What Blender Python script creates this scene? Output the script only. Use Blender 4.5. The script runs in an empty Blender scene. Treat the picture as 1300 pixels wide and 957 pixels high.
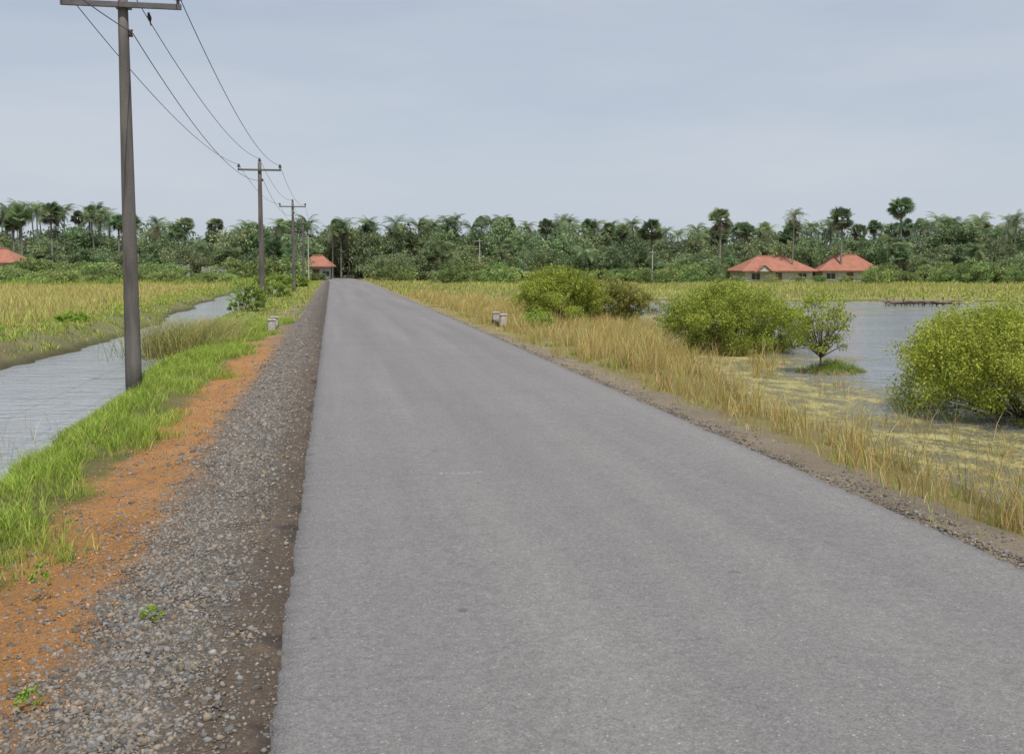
import bpy, math, bmesh
import numpy as np
from mathutils import Vector
rng=np.random.default_rng(11)
sc=bpy.context.scene
COL=sc.collection
PITCH=math.atan(96/1264);YAW=math.radians(10.24)
SA,CA=math.sin(YAW),math.cos(YAW)
def W(d,s):   # survey frame: d metres out across the plain, s metres along the tree belt
    return (SA*d+CA*s, CA*d-SA*s)
WL=-0.55
# ------------------------------------------------------------------ helpers
def mesh_np(name,V,faces,col=None,smooth=False):
    me=bpy.data.meshes.new(name)
    V=np.asarray(V,dtype=np.float32)
    me.vertices.add(len(V));me.vertices.foreach_set('co',V.ravel())
    fl=[np.asarray(f,dtype=np.int32) for f in faces if len(f)]
    loops=np.concatenate([f.ravel() for f in fl])
    sizes=np.concatenate([np.full(len(f),f.shape[1],dtype=np.int32) for f in fl])
    starts=np.concatenate([[0],np.cumsum(sizes)[:-1]]).astype(np.int32)
    me.loops.add(len(loops));me.loops.foreach_set('vertex_index',loops)
    me.polygons.add(len(sizes));me.polygons.foreach_set('loop_start',starts);me.polygons.foreach_set('loop_total',sizes)
    if smooth: me.polygons.foreach_set('use_smooth',np.ones(len(sizes),dtype=bool))
    me.update(calc_edges=True)
    if col is not None:
        at=me.color_attributes.new('col','FLOAT_COLOR','POINT')
        c=np.ones((len(V),4),dtype=np.float32);c[:,:3]=col
        at.data.foreach_set('color',c.ravel())
    return me
def obj(name,me,mat=None,parent=None,loc=None,kind=None,label=None,cat=None,group=None):
    o=bpy.data.objects.new(name,me);COL.objects.link(o)
    if mat and me is not None and len(me.materials)==0: me.materials.append(mat)
    if parent: o.parent=parent
    if loc is not None:o.location=loc
    if kind:o['kind']=kind
    if label:o['label']=label
    if cat:o['category']=cat
    if group:o['group']=group
    return o
class MB:
    def __init__(s): s.V=[];s.F=[]
    def box(s,c,d,rz=0):
        n=len(s.V);cx,cy,cz=c;dx,dy,dz=[k/2 for k in d];cr,sr=math.cos(rz),math.sin(rz)
        for X,Y,Z in [(-1,-1,-1),(1,-1,-1),(1,1,-1),(-1,1,-1),(-1,-1,1),(1,-1,1),(1,1,1),(-1,1,1)]:
            x,y=X*dx,Y*dy;s.V.append((cx+x*cr-y*sr,cy+x*sr+y*cr,cz+Z*dz))
        for f in [(0,3,2,1),(4,5,6,7),(0,1,5,4),(1,2,6,5),(2,3,7,6),(3,0,4,7)]: s.F.append(tuple(n+i for i in f))
        return s
    def tube(s,P,R,k=8,cap=True):
        P=[Vector(q) for q in P];n0=len(s.V)
        for i,q in enumerate(P):
            t=(P[min(i+1,len(P)-1)]-P[max(i-1,0)]).normalized()
            u=t.cross(Vector((0,1,0)) if abs(t.y)<.9 else Vector((1,0,0))).normalized();v=t.cross(u)
            r=R[i] if hasattr(R,'__len__') else R
            for j in range(k):
                a=2*math.pi*j/k;s.V.append(tuple(q+u*math.cos(a)*r+v*math.sin(a)*r))
        for i in range(len(P)-1):
            for j in range(k):
                a=n0+i*k+j;b=n0+i*k+(j+1)%k;s.F.append((a,b,b+k,a+k))
        if cap:
            s.F.append(tuple(n0+j for j in range(k))[::-1]);s.F.append(tuple(n0+(len(P)-1)*k+j for j in range(k)))
        return s
    def mesh(s,name,smooth=False):
        me=bpy.data.meshes.new(name);me.from_pydata(s.V,[],s.F);me.update()
        if smooth:
            for p in me.polygons:p.use_smooth=True
        return me
# ------------------------------------------------------------------ materials
def newmat(n):
    m=bpy.data.materials.new(n);m.use_nodes=True;nt=m.node_tree;return m,nt,nt.nodes['Principled BSDF']
def N(nt,t,**k):
    n=nt.nodes.new(t)
    for a,b in k.items():
        if a in n.inputs: n.inputs[a].default_value=b
        else: setattr(n,a,b)
    return n
def noise(nt,vec,scale,detail=4,rough=.55):
    n=nt.nodes.new('ShaderNodeTexNoise');n.inputs['Scale'].default_value=scale;n.inputs['Detail'].default_value=detail;n.inputs['Roughness'].default_value=rough
    if vec is not None: nt.links.new(vec,n.inputs['Vector'])
    return n.outputs[0]
def ramp(nt,fac,stops):
    r=nt.nodes.new('ShaderNodeValToRGB');cr=r.color_ramp
    while len(cr.elements)>1: cr.elements.remove(cr.elements[-1])
    cr.elements[0].position=stops[0][0];cr.elements[0].color=(*stops[0][1],1)
    for p,c in stops[1:]:
        e=cr.elements.new(p);e.color=(*c,1)
    nt.links.new(fac,r.inputs[0]);return r.outputs[0]
def mth(nt,op,a,b=None,c=None):
    n=nt.nodes.new('ShaderNodeMath');n.operation=op
    for i,v in enumerate([a,b,c]):
        if v is None: continue
        if isinstance(v,(int,float)): n.inputs[i].default_value=v
        else: nt.links.new(v,n.inputs[i])
    return n.outputs[0]
def mix(nt,f,a,b,bt='MIX'):
    n=nt.nodes.new('ShaderNodeMix');n.data_type='RGBA';n.blend_type=bt
    for i,v in ((0,f),(6,a),(7,b)):
        if isinstance(v,(int,float)): n.inputs[i].default_value=v
        elif isinstance(v,tuple): n.inputs[i].default_value=(*v,1)
        else: nt.links.new(v,n.inputs[i])
    return n.outputs[2]
def mapr(nt,v,a,b,c=0,d=1,smooth=False):
    n=nt.nodes.new('ShaderNodeMapRange')
    if smooth:n.interpolation_type='SMOOTHSTEP'
    nt.links.new(v,n.inputs[0])
    for i,q in enumerate((a,b,c,d)): n.inputs[i+1].default_value=q
    return n.outputs[0]
def scale(nt,c,f):
    vm=nt.nodes.new('ShaderNodeVectorMath');vm.operation='SCALE';nt.links.new(c,vm.inputs[0])
    if isinstance(f,(int,float)): vm.inputs['Scale'].default_value=f
    else: nt.links.new(f,vm.inputs['Scale'])
    return vm.outputs[0]
def mapping(nt,v,s,rz=0):
    mp=nt.nodes.new('ShaderNodeMapping');mp.inputs['Scale'].default_value=s;mp.inputs['Rotation'].default_value=(0,0,rz);nt.links.new(v,mp.inputs[0]);return mp.outputs[0]
def bump(nt,bs,h,strength=.5,dist=.02):
    b=nt.nodes.new('ShaderNodeBump');b.inputs['Strength'].default_value=strength;b.inputs['Distance'].default_value=dist
    nt.links.new(h,b.inputs['Height']);nt.links.new(b.outputs[0],bs.inputs['Normal'])
def simple(name,c,rough=.8,var=.25,sc_=6,bs=.3,bd=.01,spec=.3,zs=1):
    m,nt,b=newmat(name);tc=nt.nodes.new('ShaderNodeTexCoord').outputs['Object'];tv=mapping(nt,tc,(1,1,zs))
    f=mapr(nt,noise(nt,tv,sc_,6),.3,.7,1-var,1+var)
    nt.links.new(scale(nt,mix(nt,1.0,c,(1,1,1),'MULTIPLY'),f),b.inputs['Base Color']);b.inputs['Roughness'].default_value=rough;b.inputs['Specular IOR Level'].default_value=spec
    bump(nt,b,noise(nt,tc,sc_*5,4),bs,bd);return m
def foliage_mat(name,trans=.25,rand=.0,rough=.55):
    m,nt,b=newmat(name)
    at=nt.nodes.new('ShaderNodeAttribute');at.attribute_name='col';c=at.outputs['Color']
    if rand>0:
        oi=nt.nodes.new('ShaderNodeObjectInfo');hs=nt.nodes.new('ShaderNodeHueSaturation')
        nt.links.new(mapr(nt,oi.outputs['Random'],0,1,.5-.03*rand,.5+.03*rand),hs.inputs['Hue'])
        r2=mth(nt,'FRACT',mth(nt,'MULTIPLY',oi.outputs['Random'],37.7))
        nt.links.new(mapr(nt,r2,0,1,1-.25*rand,1+.4*rand),hs.inputs['Value']);nt.links.new(c,hs.inputs['Color']);c=hs.outputs[0]
    nt.links.new(c,b.inputs['Base Color']);b.inputs['Roughness'].default_value=rough;b.inputs['Specular IOR Level'].default_value=.25
    if trans>0:
        t=nt.nodes.new('ShaderNodeBsdfTranslucent');nt.links.new(c,t.inputs[0])
        mx=nt.nodes.new('ShaderNodeMixShader');mx.inputs[0].default_value=trans
        nt.links.new(b.outputs[0],mx.inputs[1]);nt.links.new(t.outputs[0],mx.inputs[2]);nt.links.new(mx.outputs[0],nt.nodes['Material Output'].inputs[0])
    return m
M_grass=foliage_mat('grass_blades',.35);M_leaf=foliage_mat('bush_leaves',.4);M_tree=foliage_mat('tree_leaves',.42,1.0)
M_bark=simple('bark',(.15,.12,.09),.9,.35,5)
M_palmbark=simple('palm_bark',(.20,.19,.165),.9,.3,4)
M_conc=simple('weathered_concrete',(.125,.113,.102),.9,.45,5,.6,zs=.15)
M_metal=simple('galvanised_steel',(.12,.11,.115),.6,.2,8)
M_ins=simple('brown_porcelain',(.05,.035,.03),.35,.2,8)
M_wire=simple('wire',(.05,.05,.055),.5,.1,3)
# ------------------------------------------------------------------ terrain
canal=np.array([(-3.6,-40),(-3.65,5),(-3.75,15),(-3.9,20),(-4.05,26),(-4.4,32),(-4.8,42),(-5.0,70),(-4.9,90),(-4.5,112),(-7.8,112),(-8.9,92),(-8.5,72),(-7.8,52),(-7.1,38),(-7.6,26),(-8.7,14),(-10,-40)],float)
lk=[(6.2,-40),(6.3,2),(6.4,8),(6.7,11),(6.9,14),(7.6,19.5),(9.7,29),(11.9,38),(13.2,46),(12.2,54),(9.8,60),(8.8,66)]
lk+=[W(71,-4),W(72,8),W(69,16),W(70,26),W(67,38),W(71,60),W(68,95)]+[(110,-40)]
lake=np.array(lk,float)
def sdist(P,poly):
    d=np.full(len(P),1e9);ins=np.zeros(len(P),bool);n=len(poly)
    for i in range(n):
        a=poly[i];b=poly[(i+1)%n];e=b-a;w=P-a
        t=np.clip((w@e)/(e@e),0,1);q=w-t[:,None]*e;d=np.minimum(d,(q**2).sum(1))
        c=((a[1]>P[:,1])!=(b[1]>P[:,1]));
        with np.errstate(divide='ignore',invalid='ignore'):
            xi=(b[0]-a[0])*(P[:,1]-a[1])/(b[1]-a[1])+a[0]
        ins^=(c&(P[:,0]<xi))
    return np.sqrt(d)*np.where(ins,-1,1)
def wob(x,y):
    return (np.sin(x*1.7+y*.9)+np.sin(y*1.9-x*.7+1.3)+.6*np.sin(x*4.1+y*3.3)+.6*np.sin(y*5.3-x*2.9+.5))/3.2
def sds(x,y):
    P=np.stack([x,y],1);g=np.clip((y-45)/50,0,1);h=np.clip((y-9)/8,0,1)
    return sdist(P,canal)+.22*wob(x,y)+.25*np.clip((y-25)/20,0,1)*np.sin(y*.45), sdist(P,lake)+(.35+1.2*g)*wob(x*(1-.6*g),y*(1-.6*g))+.55*h*np.sin(y*.8+1.2*np.sin(y*.31))*(1-g)
def gz(x,y):
    x=np.asarray(x,float);y=np.asarray(y,float)
    land=np.interp(x,[-14,-9,-2.0,-1.35,-.8,-.4,-.15,4.2,4.5,5.0,9,14],[-.15,-.12,-.14,-.07,-.03,-.05,-.09,-.09,-.06,-.1,-.3,-.36])
    a,b=sds(x,y)
    z=np.minimum(land,WL+.5*a);z=np.minimum(z,np.where(x>4,WL+.04+.28*b,9))
    z=np.where((b<0)&(x>4),WL+.35*b,z)
    z=np.where(a<0,WL+.5*a,z)
    z=z+.02*wob(x*2.3,y*2.1)*((x<-.5)|(x>4.6))
    return np.maximum(z,-1.4)
def axis(lo,hi,step,a,b,g):
    v=list(np.arange(a,b+1e-6,step));s=step;q=v[-1]
    while q<hi: s*=g;q+=s;v.append(q)
    s=step;q=v[0];l=[]
    while q>lo: s*=g;q-=s;l.append(q)
    return np.array(l[::-1]+v)
xs=axis(-2500,2500,.2,-10,15,1.07);ys=axis(-300,3000,.25,2,40,1.035)
X,Y=np.meshgrid(xs,ys);x=X.ravel();y=Y.ravel();z=gz(x,y)
nx,ny=len(xs),len(ys);I=np.arange(nx*ny).reshape(ny,nx)
F=np.stack([I[:-1,:-1].ravel(),I[:-1,1:].ravel(),I[1:,1:].ravel(),I[1:,:-1].ravel()],1)
me=mesh_np('ground',np.stack([x,y,z],1),[F],smooth=True)
m,nt,b=newmat('ground_soil');tc=nt.nodes.new('ShaderNodeTexCoord').outputs['Object']
sp=nt.nodes.new('ShaderNodeSeparateXYZ');nt.links.new(tc,sp.inputs[0]);px,py,pz=sp.outputs
n_lo=noise(nt,tc,.9,3);n_mid=noise(nt,tc,5,5);n_hi=noise(nt,tc,40,5,.7);n_vh=noise(nt,tc,140,3,.7);n_m2=noise(nt,tc,2.6,6,.7)
xw=mth(nt,'ADD',px,mth(nt,'ADD',mth(nt,'MULTIPLY',mth(nt,'SUBTRACT',n_lo,.5),.7),mth(nt,'MULTIPLY',mth(nt,'SUBTRACT',n_mid,.5),.6)))
u=mapr(nt,xw,-14,14)
P=lambda v:(v+14)/28
gold=(.36,.29,.10);grn=(.18,.22,.06);dirt=(.22,.19,.10);red=(.45,.225,.085);grav=(.195,.17,.14);brn=(.16,.125,.095);tan=(.28,.23,.165);oli=(.27,.23,.09)
near=ramp(nt,u,[(0,gold),(P(-9.9),gold),(P(-9.6),grn),(P(-8.9),grn),(P(-8.5),dirt),(P(-6),(.12,.1,.07)),(P(-3.7),(.13,.14,.05)),(P(-2.3),(.18,.17,.06)),(P(-2.05),red),(P(-1.4),red),(P(-1.2),grav),(P(-.68),grav),(P(-.55),brn),(P(-.3),brn),(P(-.2),(.07,.06,.055)),(P(4.3),(.13,.11,.095)),(P(4.45),tan),(P(5.0),tan),(P(5.35),oli),(P(7.5),(.22,.19,.08)),(P(10),oli),(P(13.5),(.24,.25,.09))])
far=ramp(nt,u,[(0,(.28,.27,.09)),(P(-9.9),(.28,.26,.1)),(P(-9.2),grn),(P(-8.7),(.19,.18,.09)),(P(-3.7),grn),(P(-2.2),(.2,.2,.08)),(P(-1.9),(.27,.22,.14)),(P(-1.2),grav),(P(-.4),(.1,.085,.075)),(P(4.3),(.12,.1,.085)),(P(4.5),tan),(P(4.9),oli),(P(7),(.28,.25,.1)),(P(13.5),(.27,.27,.09))])
c=mix(nt,mapr(nt,mth(nt,'ADD',py,mth(nt,'MULTIPLY',n_lo,8)),26,38),near,far)
c=mix(nt,mapr(nt,n_m2,.52,.68,0,.4),c,(.25,.18,.12));c=mix(nt,mapr(nt,noise(nt,tc,9,5,.7),.55,.7,0,.4),c,(.13,.10,.07))
wet=mapr(nt,pz,WL+.02,WL+.2,0.5,1,True)
f=mth(nt,'MULTIPLY',mapr(nt,n_hi,.25,.75,.55,1.45),mapr(nt,n_lo,.3,.7,.85,1.15));f=mth(nt,'MULTIPLY',f,wet);f=mth(nt,'MULTIPLY',f,mapr(nt,n_vh,.3,.7,.7,1.3))
nt.links.new(scale(nt,c,f),b.inputs['Base Color']);b.inputs['Roughness'].default_value=.95;b.inputs['Specular IOR Level'].default_value=.15
bump(nt,b,mth(nt,'ADD',n_hi,mth(nt,'MULTIPLY',n_vh,.5)),1.0,.035)
obj('ground',me,m,kind='structure')
def water(name,x0,x1,y0,y1,st,g,mat,weed=None):
    xs=axis(x0-.1,x1,st,max(x0,-10),min(x1,16),g);ys=axis(y0,y1,st,4,34,g)
    X,Y=np.meshgrid(xs,ys);x=X.ravel();y=Y.ravel();nx,ny=len(xs),len(ys);I=np.arange(nx*ny).reshape(ny,nx)
    F=np.stack([I[:-1,:-1].ravel(),I[:-1,1:].ravel(),I[1:,1:].ravel(),I[1:,:-1].ravel()],1)
    me=mesh_np(name,np.stack([x,y,np.full_like(x,WL)],1),[F])
    a=me.attributes.new('weed','FLOAT','POINT');a.data.foreach_set('value',(weed(x,y) if weed else np.zeros_like(x)).astype(np.float32))
    return obj(name,me,mat,kind='structure')
def weedf(x,y):
    _,b=sds(x,y);d=-b
    w=.60*np.exp(-np.maximum(d-2.0,0)/2.0)*np.clip((y-6)/5,.7,1)
    for cx,cy,rx,ry,am in [(9.8,23.5,2.2,3.5,.58),(9.2,18,2.2,3.5,.56),(16,40,5,2,.5),(22,46,8,1.5,.5),(14,48,4,6,.5),(30,52,10,1.5,.52),(9,60,8,6,.5),(12.6,15.5,1.6,.8,.5),(9.0,12,2.0,2.6,.54),(11,12.3,2.2,1.0,.48),(13,24.2,1.5,.8,.5),(26,36,4,.8,.45)]:
        w=np.maximum(w,am*np.exp(-((x-cx)/rx)**2-((y-cy)/ry)**2)*1.15)
    return np.clip(w,0,1)
def water_mat(name,murk,weedcol):
    m,nt,b=newmat(name);tc=nt.nodes.new('ShaderNodeTexCoord').outputs['Object']
    at=nt.nodes.new('ShaderNodeAttribute');at.attribute_name='weed';w=at.outputs['Fac']
    mv=mapping(nt,tc,(.6,1.5,1),.25)
    r1=noise(nt,mv,2.2,3);r2=noise(nt,mv,9,3);r3=noise(nt,mv,.35,2)
    h=mth(nt,'ADD',r1,mth(nt,'MULTIPLY',r2,.35))
    nm=noise(nt,mapping(nt,tc,(1,.6,1),.2),2.1,7,.72);nf=noise(nt,tc,18,6,.75)
    thr=mth(nt,'ADD',mth(nt,'MULTIPLY',mth(nt,'SUBTRACT',nm,.5),2.2),mth(nt,'MULTIPLY',mth(nt,'SUBTRACT',nf,.5),2.2))
    k=mapr(nt,mth(nt,'ADD',w,thr),.42,.66)
    wc=mix(nt,mapr(nt,nf,.3,.7),weedcol,tuple(q*.65 for q in weedcol))
    wc=mix(nt,mapr(nt,noise(nt,tc,.6,3),.4,.6,0,.6),wc,(.29,.27,.10))
    murkc=mix(nt,mapr(nt,r3,.35,.65),murk,tuple(q*.85 for q in murk))
    murkc=mix(nt,mapr(nt,w,.2,.6,0,.75),murkc,(.19,.165,.085))
    nt.links.new(mix(nt,k,murkc,wc),b.inputs['Base Color'])
    nt.links.new(mapr(nt,k,0,1,.1,.8),b.inputs['Roughness'])
    b.inputs['IOR'].default_value=1.45
    bump(nt,b,mth(nt,'ADD',mth(nt,'MULTIPLY',h,mapr(nt,k,0,1,1,.1)),mth(nt,'MULTIPLY',mth(nt,'MULTIPLY',k,nf),.3)),.8,.06)
    return m
water('canal_water',-30,-2.6,-45,113,.5,1.06,water_mat('canal_water',(.31,.325,.35),(.3,.3,.1)))
water('lake_water',5.2,112,-45,80,.35,1.05,water_mat('lake_water',(.23,.25,.275),(.45,.39,.16)),weedf)
# ------------------------------------------------------------------ road
ys_=np.concatenate([np.arange(-12,30,.04),np.arange(30,190,.5)]);n=len(ys_)
def jit(n,s):
    r=rng.normal(0,1,n);return np.convolve(r,np.ones(31)/31,'same')*s*1.2+rng.normal(0,s*.45,n)
bend=np.where(ys_>120,-((ys_-120)/60)**2*2.5,0)
le=-.26+jit(n,.022)+bend;re=4.27+jit(n,.03)+bend
cols=[(le-.004,np.full(n,-.12)),(le,np.full(n,.0))]
for t in (.03,.2,.5,.8,.97): cols.append((le+(re-le)*t,np.full(n,.002+.035*(1-abs(t-.5)*2))))
cols+=[(re,np.full(n,.0)),(re+.004,np.full(n,-.12))]
V=np.stack([np.stack([cx,ys_,cz],1) for cx,cz in cols],1).reshape(-1,3);k=len(cols);I=np.arange(n*k).reshape(n,k)
F=np.stack([I[:-1,:-1].ravel(),I[:-1,1:].ravel(),I[1:,1:].ravel(),I[1:,:-1].ravel()],1)
me=mesh_np('road',V,[F])
m,nt,b=newmat('asphalt');tc=nt.nodes.new('ShaderNodeTexCoord').outputs['Object']
n1=noise(nt,tc,.4,3);n2=noise(nt,tc,80,5,.8);vo=N(nt,'ShaderNodeTexVoronoi',Scale=110.);nt.links.new(tc,vo.inputs['Vector'])
n3=noise(nt,mapping(nt,tc,(1.3,.05,1)),1,3);n4=noise(nt,tc,7,6,.75);n5=noise(nt,tc,28,4,.7);n6=noise(nt,mapping(nt,tc,(.15,.5,1)),1.2,4)
f=mth(nt,'MULTIPLY',mapr(nt,n6,.3,.7,.96,1.04),mapr(nt,n3,.3,.7,.93,1.07));f=mth(nt,'MULTIPLY',f,mapr(nt,n2,.25,.75,.5,1.5));f=mth(nt,'MULTIPLY',f,mapr(nt,n4,.3,.7,.92,1.08));f=mth(nt,'MULTIPLY',f,mapr(nt,n5,.3,.7,.85,1.15))
sp=nt.nodes.new('ShaderNodeSeparateXYZ');nt.links.new(tc,sp.inputs[0])
st=mapr(nt,noise(nt,tc,3.1,4,.6),.68,.73,1,.75);f=mth(nt,'MULTIPLY',f,st)
vs=N(nt,'ShaderNodeTexVoronoi',Scale=1.1);nt.links.new(tc,vs.inputs['Vector']);f=mth(nt,'MULTIPLY',f,mapr(nt,mth(nt,'ADD',vs.outputs['Distance'],mth(nt,'MULTIPLY',n5,.03)),.045,.06,.7,1))
vc=mix(nt,mapr(nt,n3,.35,.65),(.183,.173,.168),(.198,.187,.180))
spk=mth(nt,'GREATER_THAN',vo.outputs['Color'],.92)
vc=mix(nt,mth(nt,'MULTIPLY',spk,.5),vc,(.42,.40,.37))
dx=mth(nt,'ABSOLUTE',mth(nt,'SUBTRACT',sp.outputs[0],1.13));dy=mth(nt,'ABSOLUTE',mth(nt,'ADD',mth(nt,'SUBTRACT',sp.outputs[1],8.95),mth(nt,'ADD',mth(nt,'MULTIPLY',sp.outputs[0],.1),mth(nt,'MULTIPLY',n4,-.12))))
mk=mth(nt,'MULTIPLY',mth(nt,'MULTIPLY',mapr(nt,dx,.18,.24,1,0),mapr(nt,dy,.008,.02,1,0)),mapr(nt,n5,.45,.58,0,.6))
vc=mix(nt,mk,vc,(.5,.49,.47))
nt.links.new(scale(nt,vc,f),b.inputs['Base Color']);b.inputs['Roughness'].default_value=.85;b.inputs['Specular IOR Level'].default_value=.2
bump(nt,b,mth(nt,'ADD',vo.outputs['Distance'],n2),.6,.006)
obj('road',me,m,kind='structure')
# ------------------------------------------------------------------ stones
bm=bmesh.new();bmesh.ops.create_icosphere(bm,subdivisions=1,radius=1);iv=np.array([v.co[:] for v in bm.verts]);jf=np.array([[v.index for v in f.verts] for f in bm.faces]);bm.free()
def stones(name,x,y,s,cols,sink=.05):
    n=len(x);nv=len(iv);V=np.repeat(iv[None],n,0)*(1+rng.normal(0,.3,(n,nv,1)).clip(-.5,.7))
    V=np.clip(V,-rng.uniform(.3,.8,(n,1,3)),rng.uniform(.3,.8,(n,1,3)))
    V=V*rng.uniform(.7,1.6,(n,1,3))
    A=rng.normal(0,1,(n,3,3));Q,_=np.linalg.qr(A);V=np.einsum('nvi,nij->nvj',V,Q)
    V[:,:,2]*=.8
    V=V*s[:,None,None];V[:,:,0]+=x[:,None];V[:,:,1]+=y[:,None];V[:,:,2]+=(gz(x,y)+sink*s)[:,None]
    F=(jf[None]+(np.arange(n)*nv)[:,None,None]).reshape(-1,3)
    return mesh_np(name,V.reshape(-1,3),[F],np.repeat(cols,nv,0))
M_stone=foliage_mat('crushed_stone',0.0,0,.9)
n1=38000;ya=3+rng.exponential(5.5,n1);xa=rng.normal(-.98,.24,n1)
n2=16000;yb=10+rng.exponential(20,n2);xb=rng.normal(-.95,.27,n2)
n3=9000;yc=3+rng.exponential(7,n3);xc_=rng.uniform(-2.2,-.27,n3)
n4=9000;yd=4+rng.exponential(14,n4);xd=4.30+np.abs(rng.normal(0,.25,n4))
x=np.concatenate([xa,xb,xc_,xd]);y=np.concatenate([ya,yb,yc,yd]);s=rng.lognormal(math.log(.0095),.45,len(x));s=np.clip(s,.004,.026)
s[n1:n1+n2]*=1.5
cov=.5+.5*np.sin(x*7+2*np.sin(y*3.1))*np.sin(y*4.3+2*np.sin(x*5))
keep=((x<-.28)|(x>4.29))&(rng.random(len(x))<.45+.6*cov);x,y,s=x[keep],y[keep],s[keep]
g=rng.uniform(.085,.235,len(x));cs=np.stack([g*1.04,g*.98,g*.91],1);t=rng.random(len(x))<.4;cs[t]*=np.array([1.14,.98,.8]);t=rng.random(len(x))<.02;cs[t]*=1.5
obj('gravel',stones('gravel',x,y,s,cs),M_stone,kind='stuff')
n5=9000;y5=3.2+rng.exponential(7,n5);x5=rng.uniform(-2.4,-1.0,n5);s5=rng.lognormal(math.log(.0055),.45,n5).clip(.003,.016);g=rng.uniform(.45,1.2,n5)[:,None]
obj('red_pebbles',stones('red_pebbles',x5,y5,s5,np.array([[.43,.225,.10]])*g),M_stone,kind='stuff')
# ------------------------------------------------------------------ blades
def blades(name,x,y,h,w,lean,base,tip,z=None,sink=.02):
    n=len(x)
    if z is None: z=gz(x,y)
    z=np.maximum(z,WL-.1)-sink
    a=rng.uniform(0,6.28,n);ca,sa=np.cos(a),np.sin(a);b=rng.uniform(0,6.28,n);L=h*lean*rng.uniform(.3,1.4,n)
    dx,dy=np.cos(b)*L,np.sin(b)*L
    V=np.zeros((n,5,3));P=np.stack([x,y,z],1);sd=np.stack([ca*w,sa*w,0*w],1)*.5
    mid=P+np.stack([dx*.35,dy*.35,h*.58],1);tp=P+np.stack([dx,dy,h*np.sqrt(np.clip(1-.25*lean**2,.3,1))],1)
    V[:,0]=P-sd;V[:,1]=P+sd;V[:,2]=mid-sd*.75;V[:,3]=mid+sd*.75;V[:,4]=tp
    k=(np.arange(n)*5)[:,None]
    q=k+np.array([[0,1,3,2]]);t=k+np.array([[2,3,4]])
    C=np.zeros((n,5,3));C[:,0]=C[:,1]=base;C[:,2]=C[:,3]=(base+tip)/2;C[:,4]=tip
    return mesh_np(name,V.reshape(-1,3),[q,t],C.reshape(-1,3))
def pal(n,cols,wts,v=.2):
    cols=np.array(cols);i=rng.choice(len(cols),n,p=np.array(wts)/sum(wts));return cols[i]*(1+rng.normal(0,v,(n,1)).clip(-.5,.5))
def patch(x,y,s=1.,ph=0.):
    return .5+.5*np.sin(x*2.1*s+1.7*np.sin(y*.9*s+ph)+ph)*np.sin(y*1.3*s+1.3*np.sin(x*1.7*s)+ph*2)
G1=(.31,.45,.06);G2=(.20,.32,.045);G3=(.43,.53,.10);STR=(.62,.49,.22);ORG=(.57,.38,.14);OLV=(.35,.35,.11)
def field(name,n,xr,yr,hr,wd,lean,cols,wts,cond=None,yexp=None,tuft=0,grow=True):
    x=rng.uniform(*xr,n);y=rng.uniform(*yr,n) if yexp is None else yr[0]+rng.exponential(yexp,n)
    if tuft:
        k=max(1,n//tuft);ii=rng.integers(0,k,n);sp_=.045 if tuft>13 else .09;x=x[:k][ii]+rng.normal(0,sp_,n);y=y[:k][ii]+rng.normal(0,sp_,n)
        tt=rng.uniform(.75,1.25,k)[ii]
    else: tt=np.ones(n)
    h=rng.uniform(*hr,n)*tt
    if cond is not None:
        mk,hm=cond(x,y);sel=rng.random(n)<mk;x,y,h,tt=x[sel],y[sel],(h*hm)[sel],tt[sel]
    n=len(x);w=wd*rng.uniform(.6,1.3,n)*(1+(np.hypot(x,y)/30 if grow else 0))
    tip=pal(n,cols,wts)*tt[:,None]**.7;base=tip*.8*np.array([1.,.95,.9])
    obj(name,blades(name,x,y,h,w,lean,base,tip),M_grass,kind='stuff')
def c_left(x,y):
    a,_=sds(x,y);edge=-2.08+.26*np.sin(y*1.1)+.2*np.sin(y*2.7+1)-.1*np.sin(y*6)
    edge=edge+np.clip((y-22)/15,0,1)*.5
    m=np.clip((edge-x)/.3,0,1)*np.clip((a+.05)/.15,0,1);p=patch(x,y,1.2)
    return m*(.6+.4*p),.5+.65*p
field('green_grass',185000,(-4.1,-1.3),(3,38),(.06,.24),.005,.7,[G1,G2,G3,STR],[5,2,4,.5],c_left,tuft=18)
def c_strag(x,y):
    return (patch(x,y,3,1)>.8)*np.clip((-1.3-x)/.5,0,1)*1.,.7+0*x
field('straggling_weeds',12000,(-2.4,-1.2),(3,26),(.03,.12),.005,.9,[G1,G2,OLV,STR],[3,2,2,1],c_strag,tuft=15)
def c_left2(x,y):
    a,_=sds(x,y);return ((a>-.1)&(x<-1.2)&(x>-5.4))*np.clip(patch(x,y,.7)+.2,0,1)*1.,.5+.7*patch(x,y,.5,2)
field('verge_grass',36000,(-5.4,-1.2),(36,150),(.06,.22),.012,.5,[G1,G2,G3,STR],[3,1.5,3,3],c_left2,tuft=10)
def c_bank(x,y):
    a,_=sds(x,y);return (np.clip((a-.12)/.25,0,1)*(x<-6)*(patch(x,y,.8,1)>.14)*1.,.35+.7*patch(x,y,.6))
field('bank_grass',70000,(-13,-6.5),(10,100),(.06,.26),.012,.6,[G1,G2,G3,STR],[3,2,2.5,2.5],c_bank,tuft=12)
def c_field(x,y):
    a,_=sds(x,y);e=2.4+.5*np.sin(y*.4);return (np.clip((a-e)/.5,0,1)*(x<-6))*1.,(.65+.6*patch(x,y,.25))
GOLD=(.62,.52,.21);GG=(.44,.43,.14)
field('rice_field',130000,(-75,-9.5),(14,112),(.2,.5),.013,.35,[GOLD,STR,GG,G3],[4,3,3,2],c_field)
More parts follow.
